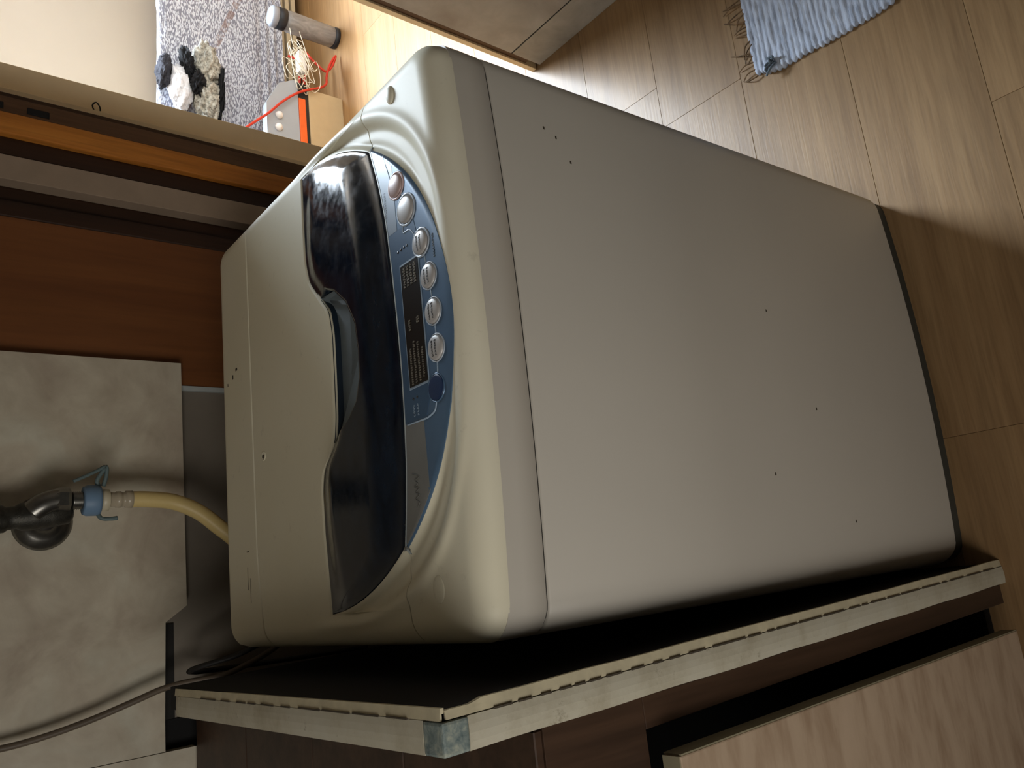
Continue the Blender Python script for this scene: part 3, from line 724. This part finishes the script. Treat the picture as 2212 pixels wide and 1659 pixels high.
# ================================================================== TAP, HOSE, CABLE
TP = thing('water_tap', 'tarnished metal water tap with round flange on the marble tile above the hose', 'tap', (0.19, 0.72, 1.08))
lathe('flange', [(0.002, 0.0), (0.036, 0.0), (0.037, 0.002), (0.034, 0.007), (0.024, 0.013), (0.014, 0.018), (0.012, 0.03)], M_chrome, TP, 40, (0.191, 0.722, 1.072), (0, -1, 0))
lathe('valve_body', [(0.010, -0.045), (0.0165, -0.040), (0.0185, -0.02), (0.019, 0.0), (0.018, 0.014), (0.0145, 0.020), (0.0148, 0.03), (0.0175, 0.034), (0.0175, 0.06), (0.015, 0.064), (0.015, 0.3)], M_oldmetal, TP, 28, (0.196, 0.672, 1.09), (-0.10, 0.02, 1))
tube('neck', [(0.193, 0.70, 1.08), (0.194, 0.69, 1.083), (0.196, 0.672, 1.088)], 0.0135, M_oldmetal, TP, 16, 4)
tube('spout', [(0.199, 0.664, 1.092), (0.207, 0.660, 1.082), (0.2125, 0.659, 1.068), (0.2132, 0.659, 1.052)], lambda s: 0.0155 - 0.001 * s, M_chrome, TP, 20, 5)
lathe('nut', [(0.010, 0), (0.0165, 0.0004), (0.0172, 0.004), (0.0170, 0.014), (0.0120, 0.022)], M_chrome, TP, 6, (0.2128, 0.659, 1.0505), (0, 0, 1), False)
lathe('thread', [(0.0115, 0)] + [(0.0122 if k % 2 else 0.0106, 0.0012 * (k + 1)) for k in range(11)], M_chrome, TP, 20, (0.2118, 0.659, 1.035))
fix(TP)
HS = thing('inlet_hose', 'cream water hose with blue collar running from tap down behind washing machine', 'hose', (0.21, 0.66, 0.97))
lathe('collar', [(0.0125, 0), (0.0195, 0.0003), (0.0205, 0.004), (0.0205, 0.016), (0.0188, 0.0195), (0.0188, 0.0205), (0.0125, 0.021)], M_ring, HS, 30, (0.2113, 0.659, 1.0145))
tube('latch_arm', [(0.2300, 0.657, 1.016), (0.238, 0.655, 1.019), (0.2545, 0.652, 1.0095)], 0.0028, M_clip, HS, 8, 4)
tube('latch_arm', [(0.2300, 0.657, 1.011), (0.243, 0.654, 1.008), (0.2560, 0.652, 1.0085), (0.2500, 0.652, 1.020), (0.2420, 0.652, 1.036), (0.2365, 0.652, 1.048)], lambda s: 0.0028 - 0.0006 * s, M_clip, HS, 8, 4)
tube('latch_tab', [(0.1925, 0.657, 1.017), (0.1865, 0.655, 1.013), (0.1855, 0.654, 1.002), (0.1862, 0.653, 0.994)], 0.0028, M_clip, HS, 8, 4)
lathe('fitting', [(0.0125, 0), (0.0145, 0.001), (0.0145, 0.008), (0.012, 0.0115)], M_collar, HS, 24, (0.2115, 0.659, 1.0030))
lathe('fitting', [(0.0098, 0), (0.0118, 0.0006), (0.0118, 0.009), (0.0098, 0.0096), (0.0098, 0.0146), (0.0112, 0.0152), (0.0112, 0.021), (0.0098, 0.022), (0.0105, 0.030)], M_clear, HS, 24, (0.2117, 0.659, 0.9735))
tube('hose_tube', [(0.2117, 0.659, 0.978), (0.2110, 0.659, 0.955), (0.2065, 0.659, 0.92), (0.190, 0.656, 0.885), (0.160, 0.652, 0.850), (0.122, 0.650, 0.80), (0.09, 0.65, 0.70), (0.08, 0.65, 0.5), (0.08, 0.65, 0.1)], 0.0112, M_hose, HS, 16, 8)
fix(HS)
cab1 = tube('power_cable', [(-0.0834, 0.705, 1.20), (-0.0834, 0.700, 1.1158), (-0.0785, 0.698, 1.0668), (-0.0682, 0.695, 1.0145), (-0.0544, 0.690, 0.9641), (-0.0445, 0.688, 0.9287), (-0.0410, 0.686, 0.898), (-0.0395, 0.680, 0.853), (-0.030, 0.672, 0.82), (-0.012, 0.668, 0.777), (0.03, 0.665, 0.70), (0.06, 0.66, 0.5), (0.06, 0.66, 0.02)], 0.0042, M_cable, None, 10, 6)
tag(cab1, 'brown-grey power cable hanging in front of the marble tile at lower left', 'cable')
cab2 = tube('power_cable', [(-0.035, 0.715, 0.60), (-0.030, 0.70, 0.88), (-0.012, 0.640, 0.84), (0.004, 0.615, 0.80), (0.02, 0.61, 0.70), (0.03, 0.62, 0.3), (0.03, 0.63, 0.015)], 0.0038, M_cableb, None, 10, 6)
tag(cab2, 'black cable tucked behind the lower corner of washing machine', 'cable')

# ================================================================== RUG
RG = thing('rag_rug', 'pale blue woven rag rug with brown fringe lying on the wooden floor', 'rug', (1.07, -0.2, 0))
nr = 80; y1_ = 0.168; pitch = 0.0105
def rugfn(s, t_):
    row = t_ * nr; y = y1_ - row * pitch; ph = row - math.floor(row)
    sc_ = 0.0045 * abs(math.sin(math.pi * row)) + 0.004 * noise.noise(Vector((math.floor(row) * 1.7, 0, 0)))
    xe = 0.888 - sc_ + 0.012 * noise.noise(Vector((y * 5, 1, 0)))
    if y > 0.12: xe += (y - 0.12) * 0.45
    x = xe + (1.26 - xe) * s; y += 0.004 * noise.noise(Vector((x * 8, row * 0.2, 3)))
    z = 0.0065 + 0.0020 * abs(math.sin(math.pi * row)) + 0.0035 * noise.noise(Vector((x * 60, y * 60, 0)))
    cu = max(0, 1 - math.hypot(x - 0.895, y - 0.135) / 0.035); z += 0.014 * cu * cu
    if s == 0: z = max(0.003, z - 0.003)
    return (x, y, z)
grid('woven_field', 90, nr * 6, rugfn, M_rug, RG, depth=lambda x, y, z: 0.0008)
rf_ = random.Random(11); x = 0.905
while x < 1.25:
    L_ = rf_.uniform(0.012, 0.045); dx = rf_.uniform(-0.03, 0.02)
    tube('fringe', [(x, 0.163, 0.006), (x + dx * 0.4, 0.168 + L_ * 0.5, 0.008), (x + dx + rf_.uniform(-0.01, 0.01), 0.168 + L_, 0.0025)], lambda s: 0.0016 - 0.0006 * s, M_fringe, RG, 5, 4)
    x += rf_.uniform(0.008, 0.022)
for k in range(5):
    a = k * 1.1; tube('corner_knot', [(0.888 + 0.006 * k, 0.142 - 0.004 * k, 0.016), (0.894 + 0.005 * k, 0.130 + 0.01 * math.sin(a), 0.021), (0.905 + 0.004 * k, 0.120 + 0.004 * k, 0.014)], 0.0022, M_stain, RG, 6, 4)
fix(RG)

# ================================================================== FAR ROOM: bed, cover and clutter
SF = thing('sofa', 'low sofa with beige rails under white lace throw in the next room', 'sofa', (2.2, 2.3, 0))
box('backrest', (1.30, 1.998, 0.17), (3.05, 2.022, 0.535), M_railb, SF, 0.008)
box('seat', (1.30, 2.05, 0.17), (3.05, 2.68, 0.36), M_railb, SF, 0.03)
for z0, z1 in ((0.036, 0.052), (0.062, 0.078), (0.088, 0.100)):
    box('rail', (1.30, 2.002, z0), (3.05, 2.028, z1), M_railb, SF, 0.002)
box('base', (1.32, 2.03, 0.03), (3.03, 2.60, 0.165), M_cabdark, SF)
for x in (1.4, 2.2, 2.95):
    for y in (2.08, 2.6): box('leg', (x - 0.02, y - 0.02, 0), (x + 0.02, y + 0.02, 0.03 if y < 2.2 else 0.125), M_dbrown, SF)
fix(SF)
PR = [(1.985, 0.105), (1.992, 0.125), (1.982, 0.140), (1.990, 0.155), (1.980, 0.172), (1.988, 0.190), (1.978, 0.215), (1.976, 0.30), (1.976, 0.38), (1.978, 0.45), (1.982, 0.50), (1.986, 0.530), (1.993, 0.548), (2.006, 0.556), (2.018, 0.552), (2.028, 0.54), (2.034, 0.50), (2.036, 0.44)]
def cover(s, t_):
    q = t_ * (len(PR) - 1); i = min(int(q), len(PR) - 2); u = q - i
    y = PR[i][0] + (PR[i + 1][0] - PR[i][0]) * u; z = PR[i][1] + (PR[i + 1][1] - PR[i][1]) * u
    x = 1.27 + 1.80 * s; k = 0.006 * noise.noise(Vector((x * 4, z * 6, y * 4))) + 0.0030 * noise.noise(Vector((x * 22, z * 50, y * 50)))
    y += -abs(k) * 0.8 if y < 2.01 else abs(k); z += (abs(k) if z > 0.50 else 0.1 * k)
    return (x, y, z)
cv = grid('lace_throw', 220, 130, cover, M_lace)
tag(cv, 'white lace throw with dark speckles and brown stitched line draped over the sofa', 'throw')
def lump(name, c, r, mat, parent, amp=0.12, fr=3, seed=0, rot=0):
    bm = bmesh.new(); bmesh.ops.create_icosphere(bm, subdivisions=5, radius=1)
    cr, sr = math.cos(rot), math.sin(rot)
    for v in bm.verts:
        n_ = v.co.normalized(); k = 1 + amp * noise.noise(n_ * fr + Vector((seed, 0, 0))) + amp * 0.5 * noise.noise(n_ * fr * 5 + Vector((seed, 5, 0))) + amp * 0.25 * noise.noise(n_ * fr * 16)
        p = Vector((n_.x * r[0] * k, n_.y * r[1] * k, n_.z * r[2] * k)); v.co = Vector((c[0] + p.x * cr - p.z * sr, c[1] + p.y, c[2] + p.x * sr + p.z * cr))
    return frombm(name, bm, mat, parent, True)
HT = thing('knitted_bundle', 'black and white fuzzy knitted bundle slumped against the top of the lace throw', 'knitwear', (1.80, 1.98, 0.43))
lump('white_wool', (1.760, 1.925, 0.507), (0.075, 0.05, 0.036), M_wwool, HT, 0.22, 2.2, 1, 0.12)
lump('dark_wool', (1.815, 1.935, 0.555), (0.060, 0.045, 0.022), M_dgrey, HT, 0.25, 2.5, 2, -0.05)
lump('black_band', (1.835, 1.895, 0.492), (0.058, 0.034, 0.017), M_bwool, HT, 0.45, 3.5, 3, 0.25)
lump('knit_roll', (1.850, 1.895, 0.430), (0.085, 0.045, 0.040), M_knit, HT, 0.30, 3, 4, 0.05)
lump('knit_roll', (1.715, 1.900, 0.425), (0.085, 0.05, 0.040), M_knit, HT, 0.35, 3, 6, 0.1)
lump('black_band', (1.762, 1.875, 0.465), (0.040, 0.025, 0.020), M_bwool, HT, 0.5, 3.5, 8, 0)
lump('black_band', (1.745, 1.885, 0.388), (0.10, 0.035, 0.010), M_bwool, HT, 0.4, 3.5, 9, -0.05)
fix(HT)
BX = tag(box('card_box', (1.30, 1.742, 0.0), (1.772, 1.90, 0.132), M_card, None, 0.003), 'plain tan box on the floor beneath the grey case', 'box')
GB = thing('grey_case', 'grey plastic case with orange band standing on tan box beyond the doorway', 'case', (1.6, 1.80, 0.133))
prism('shell', [(1.30, 0.172), (1.795, 0.172), (1.757, 0.240), (1.672, 0.286), (1.30, 0.290)], 1.74, 1.775, M_gbox, GB)
box('band', (1.30, 1.737, 0.146), (1.722, 1.885, 0.171), M_oband, GB, 0.002)
box('base', (1.30, 1.742, 0.133), (1.785, 1.88, 0.1718), M_black, GB, 0.002)
for x_, z_ in ((1.632, 0.245), (1.586, 0.248)):
    lathe('knob', [(0.013, 0), (0.013, 0.006), (0.008, 0.014), (0.003, 0.016)], M_adapt, GB, 20, (x_, 1.74, z_), (0, -1, 0))
fix(GB)
rwire = tube('red_wire', [(1.50, 1.70, 0.40), (1.560, 1.715, 0.346), (1.617, 1.72, 0.289), (1.68, 1.725, 0.235), (1.731, 1.725, 0.178), (1.765, 1.73, 0.125), (1.785, 1.735, 0.09), (1.812, 1.74, 0.062), (1.850, 1.745, 0.055), (1.90, 1.745, 0.040), (1.944, 1.74, 0.016), (1.90, 1.745, 0.030), (1.872, 1.75, 0.052), (1.88, 1.75, 0.075), (1.91, 1.76, 0.10), (1.95, 1.78, 0.115)], 0.0042, M_red, None, 8, 6)
tag(rwire, 'long red wire draped over the grey case down to the floor', 'wire')
rw2 = tube('red_wire', [(1.965, 1.85, 0.148), (1.945, 1.83, 0.120), (1.90, 1.825, 0.118), (1.86, 1.825, 0.121), (1.82, 1.83, 0.122), (1.80, 1.83, 0.12), (1.83, 1.83, 0.105), (1.88, 1.83, 0.10), (1.93, 1.825, 0.10), (1.962, 1.83, 0.11)], 0.0048, M_red, None, 8, 6)
tag(rw2, 'looped bundle of red wire hanging beside the white adapter near the sofa', 'wire')
AD = thing('adapter', 'white power adapter hanging among thin white wires by the sofa', 'adapter', (1.88, 1.755, 0.14))
box('housing', (1.838, 1.745, 0.128), (1.925, 1.78, 0.158), M_adapt, AD, 0.009)
tube('prong', [(1.84, 1.76, 0.139), (1.822, 1.758, 0.137)], 0.003, M_chrome, AD, 8, 1)
fix(AD)
ww_ = random.Random(21)
WW = thing('white_wires', 'tangle of thin white wires around the adapter', 'wire', (1.88, 1.75, 0.14))
for k in range(9):
    x0 = ww_.uniform(1.80, 1.92); z0 = ww_.uniform(0.12, 0.20); P = []
    for j in range(7):
        th = j * 1.0 + k; P.append((x0 + 0.05 * math.cos(th) + 0.012 * j * ww_.uniform(-1, 1), 1.735 + ww_.uniform(-0.01, 0.01), z0 + 0.035 * math.sin(th * 1.1)))
    tube('wire', P, 0.0013, M_wwire, WW, 5, 5)
fix(WW)
BO = thing('bottle', 'tall clear grey plastic bottle with black cap standing before the sofa', 'bottle', (2.045, 1.77, 0))
O = (2.03, 1.755, 0)
lathe('vessel', [(0.034, 0.016), (0.037, 0.022), (0.037, 0.185), (0.033, 0.20)], M_bottle, BO, 28, O)
lathe('foot', [(0.036, 0.0), (0.038, 0.003), (0.038, 0.016), (0.034, 0.018)], M_bcap, BO, 28, O)
lathe('cap', [(0.034, 0.199), (0.0375, 0.201), (0.0375, 0.228), (0.034, 0.230)], M_bcap, BO, 28, O)
lathe('cap_top', [(0.036, 0.2302), (0.0365, 0.247), (0.030, 0.254)], M_gcap, BO, 28, O)
fix(BO)
